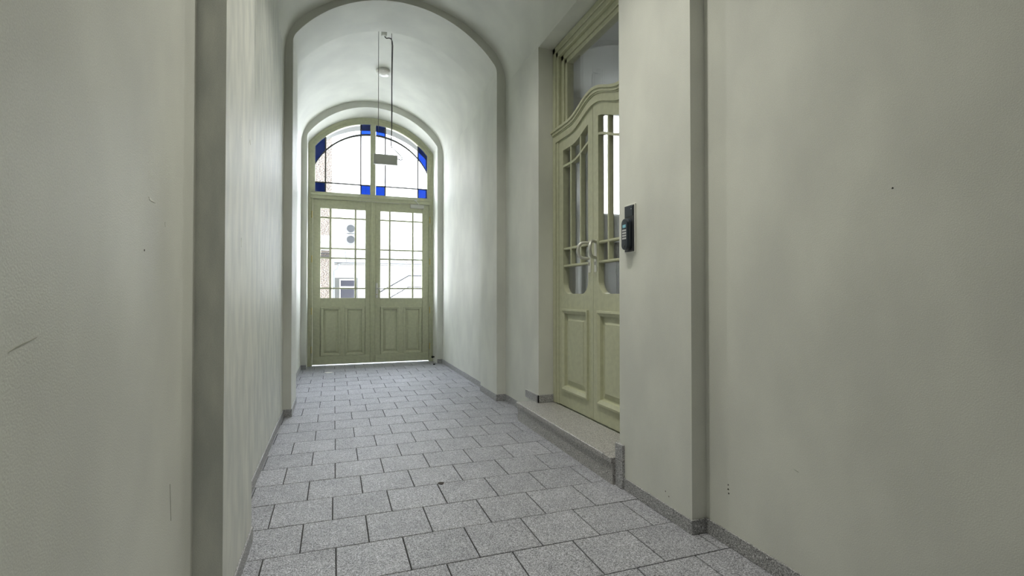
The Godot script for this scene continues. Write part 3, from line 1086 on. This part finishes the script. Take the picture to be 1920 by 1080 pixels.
func build_ceiling_lamp() -> void:
	for q in LAMPS:
		var x: float = q[0]
		var y: float = q[1]
		var z: float = q[2]
		var l := root("ceiling_lamp", P(x, y, z), q[5], "lamp", "", "round ceiling lights of the passage")
		var st := new_st()
		lathe(st, P(x, y, z), Vector3.DOWN, [Vector2(0, -0.01), Vector2(0.098, -0.01), Vector2(0.098, 0.022), Vector2(0.088, 0.030), Vector2(0, 0.030)], 32)
		put(st, "base_ring", "satin_aluminium", l)
		st = new_st()
		lathe(st, P(x, y, z), Vector3.DOWN, [Vector2(0.0, 0.032), Vector2(0.086, 0.032), Vector2(0.090, 0.060), Vector2(0.070, 0.078), Vector2(0.030, 0.086), Vector2(0, 0.084)], 10, false)
		put(st, "glass_dish", "lamp_glass", l)
		var a := SpotLight3D.new()
		a.name = "lamp_light"
		a.spot_angle = q[4]
		a.spot_angle_attenuation = 1.0
		a.spot_range = 14.0
		a.spot_attenuation = 2.0
		a.light_size = 0.07
		a.light_energy = q[3]
		a.light_color = Color(1.0, 0.99, 0.95)
		a.shadow_enabled = true
		a.rotation = Vector3(-PI / 2, 0, 0)
		a.position = P(0, -0.17, 0)
		l.add_child(a)

func build_intercom() -> void:
	var n := root("intercom_panel", P(1.62, 1.39, 2.485), "dark door intercom with keypad handset in a silver frame on the pilaster", "intercom")
	var z0 := 2.431
	var z1 := 2.540
	var fr := bx("frame", "satin_plate", n, 1.611, 1.621, 1.390, 1.672, z0, z1, 0.002)
	bx("panel", "panel_dark", n, 1.608, 1.614, 1.397, 1.665, z0 + 0.007, z1 - 0.007, 0.001)
	var cm := bx("camera_window", "handset_dark", n, 1.605, 1.61, 1.602, 1.660, z0 + 0.016, z1 - 0.016, 0.001)
	var st := new_st()
	lathe(st, P(1.606, 1.643, z0 + 0.028), P(-1, 0, 0), [Vector2(0.003, 0), Vector2(0.003, 0.002), Vector2(0, 0.002)], 8)
	put(st, "indicator", "key_white", cm)
	# handset: a rounded slab standing off the panel
	var poly := PackedVector2Array()
	var zc := (z0 + z1) / 2 + 0.004
	for i in 17:
		var a := PI * i / 16.0
		poly.append(Vector2(zc + 0.034 * cos(a), 1.560 + 0.030 * sin(a)))
	for i in 17:
		var a := PI + PI * i / 16.0
		poly.append(Vector2(zc + 0.034 * cos(a), 1.433 + 0.028 * sin(a)))
	var inner := PackedVector2Array()
	for v in poly:
		inner.append(Vector2(zc + (v.x - zc) * 0.88, 1.497 + (v.y - 1.497) * 0.96))
	st = new_st()
	prism(st, inner, "ZY", 1.578, 1.588, -1, -1, poly)
	prism(st, poly, "ZY", 1.588, 1.610)
	var hs := put(st, "handset", "handset_dark", n)
	bx("display", "lcd_screen", hs, 1.5765, 1.579, 1.535, 1.553, zc - 0.016, zc + 0.016, 0.0005)
	for r in 4:
		for c in 3:
			var z := zc + (c - 1) * 0.014
			var y := 1.520 - r * 0.0155
			bx("key", "key_white", hs, 1.5755, 1.579, y - 0.005, y + 0.005, z - 0.0045, z + 0.0045, 0.001)
	st = new_st()
	lathe(st, P(1.578, 1.428, zc), P(-1, 0, 0), [Vector2(0.009, 0), Vector2(0.009, 0.002), Vector2(0.004, 0.003), Vector2(0, 0.003)], 12)
	put(st, "call_button", "panel_dark", hs)

func build_small_things() -> void:
	# rubber door stops beside the courtyard door
	var a := root("door_stop", P(1.60, 0.07, 8.45), "small black rubber door stop on the reveal wall by the courtyard door", "door stop")
	var st := new_st()
	lathe(st, P(1.62, 0.085, 8.46), P(-1, 0, 0), [Vector2(0.012, 0), Vector2(0.012, 0.03), Vector2(0.02, 0.032), Vector2(0.02, 0.05), Vector2(0.012, 0.056), Vector2(0, 0.056)], 14)
	put(st, "buffer", "black_rubber", a)
	var f := root("floor_stop", P(1.56, 0, 8.20), "small black floor stop with bright cap near the courtyard door", "door stop")
	st = new_st()
	lathe(st, P(1.545, 0.0, 8.12), Vector3.UP, [Vector2(0, 0), Vector2(0.017, 0), Vector2(0.017, 0.016), Vector2(0.012, 0.02), Vector2(0, 0.02)], 14)
	put(st, "buffer", "black_rubber", f)
	st = new_st()
	lathe(st, P(1.545, 0.02, 8.12), Vector3.UP, [Vector2(0.011, 0), Vector2(0.009, 0.008), Vector2(0, 0.009)], 12)
	put(st, "cap", "brushed_steel", f)
	# shoot bolt at the foot of the left frame post
	# scrap of paper and a dry leaf on the tiles
	var q := PackedVector2Array([Vector2(-0.135, 7.82), Vector2(-0.10, 7.76), Vector2(-0.05, 7.77), Vector2(0.0, 7.80), Vector2(-0.04, 7.84), Vector2(-0.09, 7.86)])
	st = new_st()
	prism(st, q, "XZ", 0.0008, 0.004)
	tag(put(st, "paper_scrap", "paper"), "tiny torn white paper scrap on the tiles near the courtyard door", "paper")
	q = PackedVector2Array()
	for i in 12:
		var t := TAU * i / 12.0
		q.append(Vector2(0.617 + 0.017 * cos(t) * (1.0 + 0.25 * sin(3.0 * t)), 3.01 + 0.02 * sin(t)))
	st = new_st()
	prism(st, q, "XZ", 0.0008, 0.003)
	tag(put(st, "dry_leaf", "dry_leaf"), "small dark dry leaf lying on a grey floor tile", "leaf")
